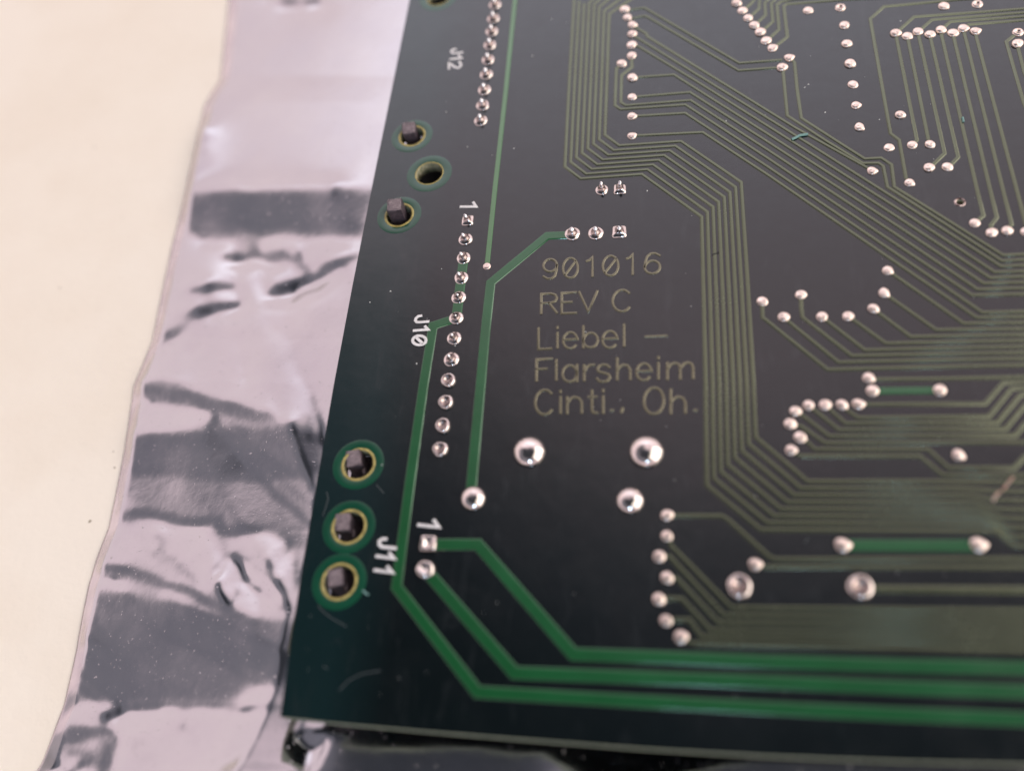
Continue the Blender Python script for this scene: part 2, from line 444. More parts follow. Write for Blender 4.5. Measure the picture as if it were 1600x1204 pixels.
DI = [
 [(978, 17), (1004, 13), (1007.5, 13), (1155, 99), (1222, 94)],
 [(985, 30), (1005, 25.5), (1010.5, 26), (1154, 110.5), (1216, 106)],
 [(988, 40), (998, 46), (1010, 53), (1011.5, 57.5), (1160, 149), (1242.5, 200), (1356, 263)],
 [(988, 55), (999, 61.5), (1107, 128), (1223.7, 200), (1400, 311.5), (1564, 416.5), (1600, 414.4)],
 [(988, 71), (998, 73), (1090, 128.5), (1203.7, 200), (1400, 324.5), (1554, 425.4), (1600, 423.8)],
 [(988, 122), (1003, 120.5), (1053, 117), (1200, 210), (1400, 338), (1547, 434.4), (1600, 432)],
 [(988, 152), (1078, 144.5), (1200, 222.3), (1400, 352), (1537, 443), (1600, 441)],
 [(987, 88), (987, 105), (971, 117.5), (970, 160), (977.5, 165), (1079, 157), (1200, 235), (1400, 366.5), (1527.5, 452.5), (1600, 450)],
 [(971, 100), (963, 107), (961, 165), (970, 171), (1071, 164), (1200, 248), (1400, 382), (1519, 461.5), (1600, 459.5)],
 [(988, 182), (1070.6, 177), (1200, 261.3), (1400, 396.5), (1535, 488.5), (1600, 486.8)],
 [(988, 212.5), (1098, 207), (1200, 273.8), (1400, 410.5), (1526, 496.5), (1600, 494.8)],
 [(1221, 106), (1223.7, 112), (1230, 181), (1290, 220), (1348, 255.5), (1372.5, 255), (1380, 260), (1386.5, 292.5), (1470, 346), (1565, 407.8), (1600, 405.8)],
 [(1236, 92), (1241.5, 98), (1245.5, 140), (1252, 185), (1300, 216), (1351, 248.5), (1376.5, 247), (1393, 257.5), (1397, 292), (1480, 344), (1567, 399), (1600, 397.3)],
 [(1387, 423), (1505.6, 505.5), (1600, 504)], [(1381, 458), (1462.5, 515.5), (1600, 513.7)],
 [(1364, 482.5), (1423, 526.2), (1600, 523)], [(1325, 494), (1384, 536.5), (1600, 532)],
 [(1284, 495), (1351, 547), (1600, 541.3)], [(1251, 461), (1252, 482), (1254, 496), (1331, 556), (1600, 550.7)],
 [(1224, 496), (1310, 566), (1600, 560)], [(1191, 471), (1191.5, 496), (1200, 502.5), (1293, 577.5), (1600, 570)],
 [(1357, 591), (1372, 592.5), (1450, 592), (1600, 588.8)],
 [(1342, 631), (1355, 631.8), (1539, 630.5), (1567.5, 597.5), (1600, 597)],
 [(1315, 633), (1327.5, 644), (1341, 652.8), (1545, 650.5), (1580, 607), (1600, 606)],
 [(1289, 633), (1300, 643), (1321, 661.5), (1558, 660), (1594, 617), (1600, 615.5)],
 [(1263, 633), (1272.5, 641), (1311, 671.5), (1571, 669.5), (1600, 634)],
 [(1243, 643), (1255, 650), (1296, 681.5), (1586, 680), (1600, 663)],
 [(1234, 662.5), (1252, 666), (1289, 692), (1600, 690.5)],
 [(1250, 683), (1261, 690), (1273, 702), (1450, 701.5), (1482, 731), (1584, 731), (1600, 714)],
 [(1236, 703), (1247, 711), (1252, 712.3), (1437, 712.3), (1473, 742), (1600, 742)],
 [(1042, 804.5), (1056, 805.5), (1128, 805.8), (1138, 812), (1200, 868), (1209, 873.5), (1600, 873)],
 [(1180, 881), (1196, 885.5), (1600, 885.5)],
 [(1042, 836), (1049, 853), (1075, 879), (1143, 949), (1600, 953.5)],
 [(1030, 869), (1046, 869), (1054, 878), (1131, 960.5), (1600, 966)],
 [(1043, 902), (1057, 903), (1122, 972), (1600, 978.5)],
 [(1029, 936), (1046, 934.5), (1065, 935), (1110, 984), (1600, 991)],
 [(1040, 969), (1056, 967.5), (1077, 968), (1096, 994.5), (1600, 1003.5)],
 [(1064, 995), (1076, 1003), (1090, 1005.5), (1600, 1016)],
 [(1399, 52.5), (1400.5, 58), (1432.5, 219), (1426, 226)], [(1417.5, 57), (1419, 63), (1450.5, 218), (1452.5, 226)],
 [(1434, 50), (1435.5, 56), (1476, 240), (1459, 256), (1451, 262.5)], [(1452.5, 54.5), (1454.5, 62), (1497, 246), (1488, 255), (1480, 261)],
 [(1469.5, 47.5), (1471.5, 57), (1527.5, 300), (1536.5, 337), (1523, 348.5)], [(1489, 52), (1490.5, 60), (1548, 300), (1557.5, 340), (1548, 352), (1549, 364)],
 [(1505, 45), (1507, 53), (1568, 300), (1580.5, 350), (1573, 361)], [(1524, 49.5), (1526, 60), (1589.5, 300), (1603, 352)],
 [(1399, 52.5), (1428, 26.5), (1600, 14)], [(1434, 50), (1456, 31), (1600, 20)], [(1469.5, 47.5), (1484.5, 34), (1600, 26)], [(1505, 45), (1513, 38.5), (1600, 32)],
 [(1590, 51), (1572, 65.5), (1600, 162)], [(1589, 69), (1592, 80), (1600, 112)],
 [(1495, 0), (1381, 10.5), (1359.5, 30), (1391.5, 209), (1405, 219), (1415.5, 278), (1420, 285)],
 [(1160, 17), (1173, 6), (1178, 0)], [(1169, 28.7), (1185.6, 14), (1187, 0)], [(1178, 40), (1196, 24), (1195, 5), (1199, 0)],
 [(1187.5, 51), (1207.5, 34), (1205, 6), (1210, 0)], [(1197, 64), (1217, 46.5), (1213.7, 7.5), (1220, 2.5), (1236, 0)],
 [(1207, 75.6), (1230, 58), (1224.3, 10), (1229, 6.5), (1320, 0)],
 [(1597, 738), (1583, 728)],
]
for p in DI[:-1]: trace(p)
trace([(1343, 917), (1375, 920), (1600, 921.5)], .26, 'narrow')

W = [
 ([(671, 850), (747, 850), (896, 1021.5), (1000, 1025), (1200, 1033), (1400, 1039), (1600, 1043.5)], .44, 'wide'),
 ([(666, 891), (804, 1050.5), (1000, 1057.5), (1200, 1065), (1400, 1073), (1600, 1080)], .44, 'wide'),
 ([(713, 497), (676.5, 508.5), (662, 600), (641, 750), (619.5, 916.5), (746, 1080.5), (1000, 1095), (1200, 1105.5), (1400, 1115), (1600, 1123)], .42, 'wide'),
 ([(894, 367), (855, 368.5), (766.5, 441.5), (758, 520), (751, 600), (736, 765)], .42, 'wide'),
 ([(804.6, 0), (790, 143.7), (772.8, 299), (761, 414)], .23, 'light'),
 ([(1316, 851.5), (1528, 852)], .42, 'wide'), ([(1366, 610.5), (1468, 609.5)], .29, 'wide'),
 ([(724.5, 403), (720.5, 434)], .44, 'wide'), ([(720.5, 434), (716.7, 465)], .44, 'wide'), ([(716.7, 465), (713, 497)], .44, 'wide'),
]
PROFW = [(-.5, 0), (-.47, .5), (-.43, .9), (-.39, 1), (-.34, 1), (.34, 1), (.39, 1), (.43, .9), (.47, .5), (.5, 0)]
for px, wd, mt in W:
    zc[0] += 1
    pts = [at(*p) for p in extend(px)]
    V, F = sweep([(p.x, p.y) for p in pts], wd, .034 + .0005 * (zc[0] % 7), 0, prof=PROFW)
    o = part(mesh_obj('trace', V, F, MAT[mt], smooth=True))
    o['label'] = 'wide bright green power trace' if mt == 'wide' else 'long thin light green trace'

# ------------------------------------------------------------------ solder
def lathe(profile, n=24, sq=0.0, noise=.0, seed=0, tilt=(0, 0)):
    """profile [(r, z)] from rim to centre; sq>0 squares the outline"""
    rs = random.Random(seed); V, F = [], []
    amp = [rs.uniform(-1, 1) for _ in range(6)]
    for (r, z) in profile[:-1]:
        for i in range(n):
            a = 2 * math.pi * i / n
            k = 1.0
            if sq: k = 1 + sq * (1 / max(abs(math.cos(a)), abs(math.sin(a))) - 1)
            if noise: k *= 1 + noise * (amp[0] * math.sin(2 * a + amp[1] * 3) + amp[2] * math.sin(3 * a + amp[3] * 3) + .6 * amp[4] * math.sin(5 * a + amp[5] * 3))
            V.append((r * k * math.cos(a) + tilt[0] * z, r * k * math.sin(a) + tilt[1] * z, z * (1 + noise * 1.5 * math.sin(a * 2 + amp[2] * 4))))
    m = len(profile) - 1
    for j in range(m - 1):
        for i in range(n):
            F.append((j * n + i, j * n + (i + 1) % n, (j + 1) * n + (i + 1) % n, (j + 1) * n + i))
    V.append((tilt[0] * profile[-1][1], tilt[1] * profile[-1][1], profile[-1][1])); c = len(V) - 1
    for i in range(n): F.append(((m - 1) * n + i, (m - 1) * n + (i + 1) % n, c))
    me = bpy.data.meshes.new('solder_joint'); me.from_pydata(V, [], F); me.polygons.foreach_set('use_smooth', [True] * len(F)); me.update()
    return me
def dome(r, h, k=7):
    return [(r * math.cos(t), h * math.sin(t)) for t in [math.pi / 2 * i / k for i in range(k)]] + [(0, h)]

def put(me, px, mat, name='solder_joint', rz=0, s=1, label=None, z=0):
    if not me.materials: me.materials.append(MAT[mat])
    o = bpy.data.objects.new(name, me); COL.objects.link(o)
    o.location = at(*px) + Vector((0, 0, z)); o.rotation_euler = (0, 0, rz); o.scale = (s, s, s)
    part(o)
    if label: o['label'] = label
    return o

def flatdome(r, h):   # a filled via: nearly flat middle, rolled edge
    return [(r, 0), (r * .97, h * .38), (r * .88, h * .72), (r * .7, h * .9), (r * .42, h * .98), (r * .2, h), (0, h)]
vias = []
for i in range(8):
    me_ = lathe(flatdome(.215, .075 + .012 * (i % 4)), 20, noise=.045, seed=i)
    a_ = -.35 + .25 * i
    for v_ in me_.vertices:      # solder pulled out a little along the trace
        k_ = max(0, v_.co.x / .215) ** 2
        v_.co.x *= 1 + (.05 + .05 * (i % 4)) * k_; v_.co.y *= 1 - .25 * k_ * (i % 3) / 2
    vias.append(me_)
viad = [lathe([(.215, 0), (.205, .035), (.18, .06), (.13, .07), (.09, .055), (.05, .02), (0, .015)], 20, noise=.03, seed=i + 9) for i in range(2)]
for me in viad: me.materials.append(MAT['tin']); me.materials.append(MAT['dark_solder']); [setattr(p, 'material_index', 1) for p in me.polygons if p.center.xy.length < .075]
small = """976,15 980.5,28 988,39.5 987.5,54 987,70.5 987,87.5 971,100 987.5,122 987.5,152 987.5,182 987.5,213
1150.6,5.6 1160,17 1168.7,28.7 1178,40 1187.5,51 1197,64 1207,75.6 1233,91 1221.5,106 1262.5,17 1319,40 1322.5,69 1327.5,100 1332.5,132.5 1337.5,165 1342.5,199
1406,180 1389,231 1425,227 1452.5,226 1451,262.5 1480,261 1421,286 1362.5,267.5 1399,52.5 1417.5,57 1434,50 1452.5,54.5 1469.5,47.5 1489,52 1505,45 1524,49.5 1589,69 1474.5,10
1522.7,348.7 1549,364 1573,361 1603,362 1387,423 1381,458 1364,482.5 1325,494 1284,495 1251,461 1224,496 1191,471
1357,590.5 1341,631.5 1315,632.5 1289.4,632.5 1263,633 1242.5,642.5 1234,662.5 1250,683 1236,703 1497,711
1042,805 1042,837 1030,869 1042,902 1029,935.5 1040.6,969 1064,994.5 1180,881.5""".split()
for i, t in enumerate(small):
    x, y = map(float, t.split(','))
    big = 1.0 + (.10 if y < 150 else 0) + (.08 if x in (1064,) else 0)
    put(vias[(i * 5) % 8], (x, y), 'tin', 'solder_joint', rz=random.uniform(-.9, .5), s=big * random.uniform(.95, 1.05))
for x, y in ((1313, 12.5), (1527, 7), (1590.5, 51)):
    put(viad[0], (x, y), 'tin', s=1.12)
for x, y in ((1363, 610.5), (1468, 609.5)): put(vias[1], (x, y), 'tin', s=1.08)
for x, y in ((1316.5, 851.5), (1528.5, 851)): put(vias[2], (x, y), 'tin', s=1.22)
put(lathe(flatdome(.175, .05), 24, noise=.01, seed=3), (760.8, 416), 'tin', label='flat round end pad of the thin light green trace')

# four big bright domes
for (x, y, r, h) in ((827, 706, .61, .34), (1010, 706, .63, .36), (739.5, 778.5, .47, .28), (984.5, 782, .49, .30)):
    h = r * .66
    me = lathe(dome(r, h, 10), 40, noise=.010, seed=int(x))
    o = put(me, (x, y), 'solder', label='large round shiny solder dome')
for (x, y) in ((1155, 916), (1343.5, 917)):
    r = .44
    me = lathe([(r, 0), (r * .97, .10), (r * .88, .18), (r * .72, .22), (r * .52, .20), (r * .34, .13), (r * .2, .07), (0, .05)], 36, noise=.04, seed=int(x))
    me.materials.append(MAT['solder']); me.materials.append(MAT['dark_solder'])
    for p in me.polygons: p.material_index = 1 if p.center.xy.length < r * .68 else 0
    o = put(me, (x, y), 'tin', label='ring-shaped solder joint with dark hollow middle')

# pin joints
def fillet(r, h, sq=0, seed=0):
    return lathe([(r, 0), (r * .97, .045), (r * .86, .07), (r * .66, .09), (r * .48, .14), (r * .36, .24), (r * .30, h), (0, h * 1.02)], 28, sq=sq, noise=.03, seed=seed)
def pin_mesh(w, h, lean=(0, 0), rnd=True):
    bm = bmesh.new(); bmesh.ops.create_cube(bm, size=1)
    for v in bm.verts:
        k = .8 if v.co.z > 0 else 1
        lx, ly = (lean if v.co.z > 0 else (0, 0))
        v.co = Vector((v.co.x * w * k + lx, v.co.y * w * k + ly, 0 if v.co.z < 0 else h))
    bmesh.ops.bevel(bm, geom=list(bm.edges), offset=w * .18, segments=2, affect='EDGES')
    me = bpy.data.meshes.new('pin'); bm.to_mesh(me); bm.free(); me.materials.append(MAT['pin'])
    me.polygons.foreach_set('use_smooth', [True] * len(me.polygons)); return me
def pin_joint(px, r, mat, w, h, lean=(0, 0), sq=0, seed=0, label=None):
    me = fillet(r, min(.3, h * .6), sq, seed)
    me.materials.append(MAT['solder' if mat == 'solder' else 'dark_solder']); me.materials.append(MAT['dark_solder'])
    for p_ in me.polygons: p_.material_index = 1 if p_.center.xy.length < r * .66 else 0
    j = put(me, px, mat, label=label)
    p = bpy.data.objects.new('pin', pin_mesh(w, h, lean)); COL.objects.link(p); p.parent = j
    return j
pin_joint((731, 345), .27, 'solder', .14, .42, (-.05, .02), .85, 1, 'square solder pad of pin 1 at the top of the long row')
for i, (x, y) in enumerate([(727.5, 374), (724.5, 403.5), (721, 434.5)]):
    pin_joint((x, y), .32, 'solder', .13, .40, (-.06, .02), 0, 20 + i)
pin_joint((716.8, 465), .32, 'solder', .12, .26, (-.02, .02), 0, 31)
pin_joint((713, 497), .31, 'solder', .12, .24, (0, .02), 0, 32)
pin_joint((709.8, 528.5), .31, 'solder', .12, .34, (-.05, .02), 0, 33)
pin_joint((705.5, 561.5), .33, 'solder', .12, .36, (-.06, .02), 0, 34)
for i, (x, y) in enumerate([(701, 595), (697.2, 629), (692.5, 665.5), (688.5, 702.5)]):
    r = .315
    me = lathe([(r, 0), (r * .97, .08), (r * .86, .15), (r * .68, .17), (r * .5, .14), (r * .34, .08), (r * .2, .06), (0, .09)], 30, noise=.05, seed=60 + i)
    me.materials.append(MAT['solder']); me.materials.append(MAT['dark_solder'])
    for p_ in me.polygons: p_.material_index = 1 if p_.center.xy.length < r * .62 else 0
    put(me, (x, y), 'dark_solder')
# top row seen through blur
for i, (x, y) in enumerate([(779, -34), (776, -14), (773.5, 8), (771, 29.5), (768.5, 50), (765.5, 71), (762.8, 94), (760, 117), (757, 141), (754.3, 165), (751.3, 189)]):
    pin_joint((x, y), .33, 'solder', .17, .42, (0, 0), 0, 80 + i)
pin_joint((894.5, 365.5), .34, 'solder', .19, .42, (0, 0), 0, 41)
pin_joint((931, 364.5), .34, 'solder', .19, .42, (0, 0), 0, 42)
pin_joint((967.8, 362.5), .31, 'solder', .19, .34, (0, 0), .9, 43, 'square solder pad at the right end of the row of three')
pin_joint((940.5, 297), .29, 'solder', .12, .5, (0, .03), 0, 44)
pin_joint((968.5, 296), .27, 'solder', .13, .5, (.03, .03), .9, 45, 'square solder pad right of a round one below the trace bundle')
# two-pin connector at the lower left
r = .30
me = lathe([(r, 0), (r * 1.02, .10), (r * .98, .20), (r * .8, .27), (r * .5, .23), (r * .25, .16), (0, .14)], 40, sq=.8, noise=.04, seed=5)
put(me, (671, 850.5), 'solder', label='square solder joint of pin 1 on the lower two-pin connector')
me = lathe([(.35, 0), (.35, .10), (.32, .20), (.26, .27), (.16, .25), (.08, .19), (0, .17)], 34, noise=.05, seed=6)
put(me, (666, 890.5), 'solder', label='round solder joint below the square one on the lower two-pin connector')

# ------------------------------------------------------------------ copper lettering (raised)
def arc(cx, cy, rx, ry, a0, a1, n=14):
    return [(cx + rx * math.cos(math.radians(a0 + (a1 - a0) * i / n)), cy + ry * math.sin(math.radians(a0 + (a1 - a0) * i / n))) for i in range(n + 1)]
G = {  # strokes in a 0..1 box, y up
 '0': [arc(.5, .5, .5, .5, 0, 360, 26), [(.15, .17), (.85, .83)]],
 'O': [arc(.5, .5, .5, .5, 0, 360, 26)],
 '1': [[(.0, .80), (.5, .86), (.92, 1), (.92, 0)]],
 '9': [arc(.5, .68, .5, .32, 0, 360, 22), [(1, .68), (.97, .42), (.85, .14), (.6, .0), (.3, .0), (.02, .12)]],
 '6': [arc(.5, .32, .5, .32, 0, 360, 22), [(0, .32), (.03, .58), (.15, .86), (.4, 1.), (.7, 1), (.98, .88)]],
 'R': [[(0, 0), (0, 1), (.6, 1), (.9, .92), (1, .76), (.9, .60), (.6, .52), (0, .52)], [(.5, .52), (1, 0)]],
 'E': [[(1, 1), (0, 1), (0, 0), (1, 0)], [(0, .54), (.7, .54)]],
 'F': [[(1, 1), (0, 1), (0, 0)], [(0, .54), (.65, .54)]],
 'V': [[(0, 1), (.5, 0), (1, 1)]],
 'C': [arc(.52, .5, .52, .5, 42, 318, 20)],
 'L': [[(0, 1), (0, 0), (1, 0)]],
 'l': [[(.5, 1), (.5, 0)]],
 'i': [[(.5, .72), (.5, 0)], [(.5, .93), (.5, 1.0)]],
 'e': [[(.03, .55), (.97, .55)] + arc(.5, .5, .5, .5, 6, 318, 20)],
 'b': [[(0, 1), (0, 0)], arc(.5, .34, .5, .34, 0, 360, 22)],
 'a': [arc(.5, .5, .5, .5, 0, 360, 22), [(1, 1), (1, 0)]],
 'r': [[(0, 1), (0, 0)], [(0, .58), (.22, .86), (.55, 1), (1, 1)]],
 's': [[(.95, .82), (.75, .97), (.5, 1), (.2, .95), (.05, .78), (.15, .6), (.5, .52), (.88, .42), (.98, .24), (.8, .05), (.5, 0), (.2, .03), (.02, .2)]],
 'h': [[(0, 1), (0, 0)], [(0, .45), (.2, .62), (.5, .70), (.82, .63), (1, .45), (1, 0)]],
 'm': [[(0, 1), (0, 0)], [(0, .65), (.15, .92), (.3, .98), (.45, .88), (.5, .65), (.5, 0)], [(.5, .65), (.65, .92), (.8, .98), (.95, .88), (1, .65), (1, 0)]],
 'n': [[(0, 1), (0, 0)], [(0, .65), (.25, .92), (.5, 1), (.82, .9), (1, .65), (1, 0)]],
 't': [[(.38, 1), (.38, .15), (.5, .02), (.75, 0), (1, 0)], [(0, .72), (.9, .72)]],
 '-': [[(0, 0), (1, 0)]],
 '.': [[(0, 0), (1, 0)]],
 ',': [[(.62, .35), (.66, .1), (.3, -.6)]],
}
LET = [('9', 125, 216, 238, 107), ('0', 257, 356, 233, 100), ('1', 415, 458, 223, 94), ('0', 524, 628, 218, 85), ('1', 685, 728, 210, 76), ('6', 806, 908, 204, 69),
 ('R', 110, 216, 470, 338), ('E', 248, 345, 470, 332), ('V', 366, 486, 458, 326), ('C', 590, 712, 458, 314),
 ('L', 92, 178, 710, 570), ('i', 208, 230, 703, 563), ('e', 258, 352, 706, 598), ('b', 393, 490, 700, 556), ('e', 522, 620, 703, 590), ('l', 655, 678, 690, 548), ('-', 812, 953, 625, 615),
 ('F', 78, 184, 922, 777), ('l', 200, 222, 918, 785), ('a', 253, 350, 930, 820), ('r', 398, 468, 920, 818), ('s', 483, 573, 930, 815), ('h', 620, 708, 915, 772), ('e', 750, 848, 920, 808), ('i', 886, 908, 910, 765), ('m', 957, 1130, 910, 800),
 ('C', 70, 190, 1150, 985), ('i', 228, 250, 1140, 992), ('n', 284, 382, 1140, 1032), ('t', 428, 488, 1140, 990), ('i', 514, 538, 1140, 985), ('.', 580, 592, 1122, 1116), (',', 640, 664, 1118, 1095), ('O', 800, 933, 1146, 970), ('h', 980, 1078, 1140, 982), ('.', 1140, 1152, 1122, 1116)]
LK = 4.3
def stroke_mesh(strokes_px, width, h, z0, prof=None):
    V, F = [], []
    for s in strokes_px:
        pts = [at(*p) for p in s]
        closed = len(s) > 4 and math.hypot(s[0][0] - s[-1][0], s[0][1] - s[-1][1]) < .3
        q = [(p.x, p.y) for p in pts]
        if closed: q = q[:-1]
        else:   # round the ends
            a, b = Vector(q[0]), Vector(q[1]); d = (a - b).normalized() * width * .35; q[0] = tuple(a + d)
            a, b = Vector(q[-1]), Vector(q[-2]); d = (a - b).normalized() * width * .35; q[-1] = tuple(a + d)
        v, f = sweep(q, width, h, z0, closed, prof)
        n = len(V); V += v; F += [tuple(n + i for i in g) for g in f]
    return V, F
for ch, x0, x1, yb, yt in LET:
    st = []
    tilt = -.045 * (x1 - x0)
    for s in G[ch]:
        q = []
        for u, v in s:
            X = x0 + (x1 - x0) * u - 6 * (1 - v) * 0; Y = yb + (yt - yb) * v + tilt * (u - .5)
            q.append((820 + X / LK, 380 + Y / LK))
        if len(s) == 2 and s[0] == s[1]: continue
        st.append(q)
    V, F = stroke_mesh(st, .112 if ch not in '.,' else .12, .030, .0)
    part(mesh_obj('letter', V, F, MAT['copper_text'], smooth=True))

# white ink lettering
INK = [
 R(640, 450, 8.6, [(160, 378), (120, 385), (88, 410), (80, 440), (95, 462), (130, 466), (255, 455)]),
 R(640, 450, 8.6, [(62, 577), (248, 562), (213, 522)]),
 R(640, 450, 8.6, arc(133, 708, 90, 62, 0, 360, 26)), R(640, 450, 8.6, [(95, 672), (172, 745)]),
 R(400, 600, 4, [(815, 968), (790, 968), (772, 982), (772, 1003), (790, 1018), (874, 1026)]),
 R(400, 600, 4, [(756, 1075), (866, 1090), (836, 1058)]), R(400, 600, 4, [(745, 1162), (855, 1178), (824, 1144)]),
 R(600, 800, 10, [(540, 195), (640, 208), (855, 228), (780, 125)]),
 R(660, 310, 8.6, [(515, 112), (720, 110), (685, 55)]),
 R(640, 0, 8, [(575, 618), (540, 622), (520, 640), (530, 662), (560, 668), (658, 657)]),
 R(640, 0, 8, [(512, 742), (646, 728), (615, 690)]),
 R(640, 0, 8, [(492, 862), (492, 790), (530, 815), (565, 842), (605, 852), (636, 832), (640, 800), (622, 775)]),
]
GRP = [[0], [1], [2, 3], [4], [5], [6], [7], [8], [9], [10], [11]]
FL = [(-.5, 0), (-.46, .8), (-.36, 1), (.36, 1), (.46, .8), (.5, 0)]
for g in GRP:
    V, F = stroke_mesh([INK[i] for i in g], .125, .012, .0385 if g[0] in (0, 1, 2, 4, 5, 6) else .001, FL)
    part(mesh_obj('printed_character', V, F, MAT['ink'], smooth=True))

# ------------------------------------------------------------------ dust, fibres and the scrape on the board
def specks():
    V, F = [], []
    def add(c, r, h):
        n = len(V); k = 5
        for i in range(k):
            a = 6.283 * i / k + random.random(); rr = r * random.uniform(.5, 1.2)
            V.append((c.x + rr * math.cos(a), c.y + rr * math.sin(a), .001))
        V.append((c.x, c.y, h))
        for i in range(k): F.append((n + i, n + (i + 1) % k, n + k))
    L = [(610, 455), (578, 472), (711, 540), (745, 322), (1407, 33), (832, 88), (862, 30), (885, 36), (1289, 176), (1257, 137), (1263, 132), (697, 175),
         (730, 230), (915, 518), (597, 726), (1134, 189), (1197, 220), (1196, 180), (803, 232), (651, 568), (690, 420), (1374, 187), (1011, 298)]
    for x, y in L: add(at(x, y), random.uniform(.03, .055), .04)
    for _ in range(90):
        x = random.uniform(470, 1590); y = random.uniform(20, 1110)
        if x > 640 - .18 * y + 8: add(at(x, y), random.uniform(.008, .022), .015)
    o = mesh_obj('dust', V, F, MAT['dust']); o['kind'] = 'stuff'; o['label'] = 'pale dust specks scattered over the dark green circuit board'; return o
specks()
def fibre(name, px, wdt, mat, label, cat, z=.03):
    pts = [at(*p) for p in px]
    V, F = sweep([(p.x, p.y) for p in pts], wdt, wdt * .7, z)
    o = mesh_obj(name, V, F, MAT[mat], smooth=True); o['label'] = label; o['category'] = cat
fibre('lint', [(1237, 219), (1243, 216.5), (1249, 213), (1262, 211)], .10, 'teal', 'tiny teal and white lint fleck lying across the diagonal trace bundle', 'lint')
fibre('lint', [(567, 922), (571, 926), (576, 929)], .07, 'teal', 'short pale teal lint fibre beside the lowest mounting hole', 'lint', .01)
fibre('lint', [(1503.5, 185), (1505, 192)], .09, 'teal', 'tiny teal lint fleck between the tall vertical traces at upper right', 'lint')
s1 = sweep([tuple(at(*p).xy) for p in [(1551, 783), (1555, 775), (1562, 768)]], .10, .006, .033)
part(mesh_obj('scrape_mark', *s1, MAT['scrape'], smooth=True))
s1 = sweep([tuple(at(*p).xy) for p in [(1566, 766), (1573, 757), (1583, 745)]], .08, .006, .033)
part(mesh_obj('scrape_mark', *s1, MAT['scrape'], smooth=True))
# hairline scuffs in the lacquer near the lower-left corner
for sc in ([(497, 945), (505, 955), (518, 965), (532, 973), (541, 978)], [(510, 768), (513, 778), (509, 792), (504, 806)], [(530, 1078), (545, 1062), (565, 1052), (595, 1047)],
           [(505, 1040), (512, 1044)], [(588, 757), (600, 770)], [(1257, 848), (1263, 840)], [(1480, 985), (1487, 974), (1490, 968)]):
    s1 = sweep([tuple(at(*p).xy) for p in sc], .035, .002, .0012)
    part(mesh_obj('scuff_mark', *s1, MAT['scuff'], smooth=True))
# small nick across one trace of the bundle
s1 = sweep([tuple(at(*p).xy) for p in [(1113, 398.5), (1120, 396), (1123, 394)]], .06, .006, .024)
part(mesh_obj('scrape_mark', *s1, MAT['black'], smooth=True))

# ------------------------------------------------------------------ the antistatic bag
BZ = -2.62
edge_px = [(362, -80), (358, 0), (352, 60), (345, 125), (332, 145), (320, 166), (305, 235), (291, 299), (281, 340), (270, 382), (257, 442), (245, 500), (239, 532), (226, 564), (210, 602),
           (203, 650), (196, 700), (183, 765), (170, 826), (153, 870), (140, 911), (130, 960), (120, 1016), (110, 1060), (100, 1102), (82, 1150), (65, 1192), (58, 1204), (30, 1290)]
ey = np.array([p[1] for p in edge_px], float); ex = np.array([p[0] for p in edge_px], float)
STRK = [  # polyline px, half-width px, darkness
 ([(322, 220), (312, 262), (299, 307)], 5, .9), ([(296, 340), (305, 362), (321, 371)], 5, 1.0),
 ([(390, 371), (397, 390), (371, 404), (359, 403)], 7, 1.0), ([(397, 390), (431, 394), (457, 403), (476, 417)], 5, 1.0),
 ([(400, 398), (440, 404)], 9, .45),
 ([(305, 457), (327, 458), (365, 449)], 6, 1.0), ([(299, 495), (321, 491), (375, 476)], 6, 1.0),
 ([(428, 454), (463, 438), (560, 403)], 8, 1.1), ([(242, 529), (270, 526), (289, 514)], 7, .9), ([(233, 558), (270, 531)], 2.5, .8),
 ([(223, 615), (289, 624), (327, 634), (371, 646), (416, 656)], 11, 1.1), ([(240, 600), (290, 608)], 9, .4),
 ([(375, 589), (395, 592)], 3, .6), ([(430, 515), (434, 518)], 2, .5), ([(322, 556), (330, 559)], 2, .5),
 ([(191, 811), (231, 803), (281, 816), (346, 815), (348, 831), (426, 823)], 7, 1.1), ([(426, 826), (471, 853)], 3, .8),
 ([(155, 881), (221, 901), (301, 926), (351, 951), (416, 976)], 6, 1.1), ([(346, 831), (351, 876), (344, 892)], 3, .7),
 ([(262, 866), (311, 911)], 7, .55), ([(165, 835), (158, 880)], 9, .6), ([(243, 835), (262, 850), (240, 870)], 4, .5),
 ([(251, 1100), (351, 1106), (440, 1109)], 2.5, 1.0), ([(161, 1117), (201, 1105), (246, 1101)], 5, 1.0),
 ([(90, 1142), (170, 1142)], 9, .8), ([(172, 1160), (160, 1210)], 12, .7), ([(285, 1130), (283, 1150)], 5, .5), ([(100, 1165), (150, 1180), (110, 1204)], 6, .6),
 ([(448, 8), (470, 10)], 9, .6), ([(485, 6), (500, 8)], 6, .5),
]
POLY = [
 ([(299, 309), (400, 312), (580, 307), (566, 369), (480, 369), (430, 364), (380, 369), (316, 370), (291, 340)], .72),
 ([(340, 318), (480, 312), (500, 360), (350, 362)], .22),
 ([(190, 690), (241, 683), (351, 673), (472, 668), (510, 685), (500, 740), (381, 755), (341, 755), (281, 750), (190, 750)], .78),
 ([(170, 750), (490, 752), (477, 815), (431, 826), (300, 808), (236, 800)], .42),
 ([(426, 824), (478, 800), (474, 852)], .5),
 ([(138, 925), (211, 930), (351, 965), (460, 975), (452, 1062), (386, 1068), (351, 1096), (241, 1094), (112, 1086), (120, 1001)], .78),
 ([(528, 1110), (520, 1160), (495, 1204), (470, 1300), (860, 1300), (884, 1190), (886, 1165), (870, 1110)], 1.1),
 ([(996, 1110), (1000, 1170), (1045, 1204), (1060, 1300), (1700, 1300), (1700, 1110)], 1.4),
]
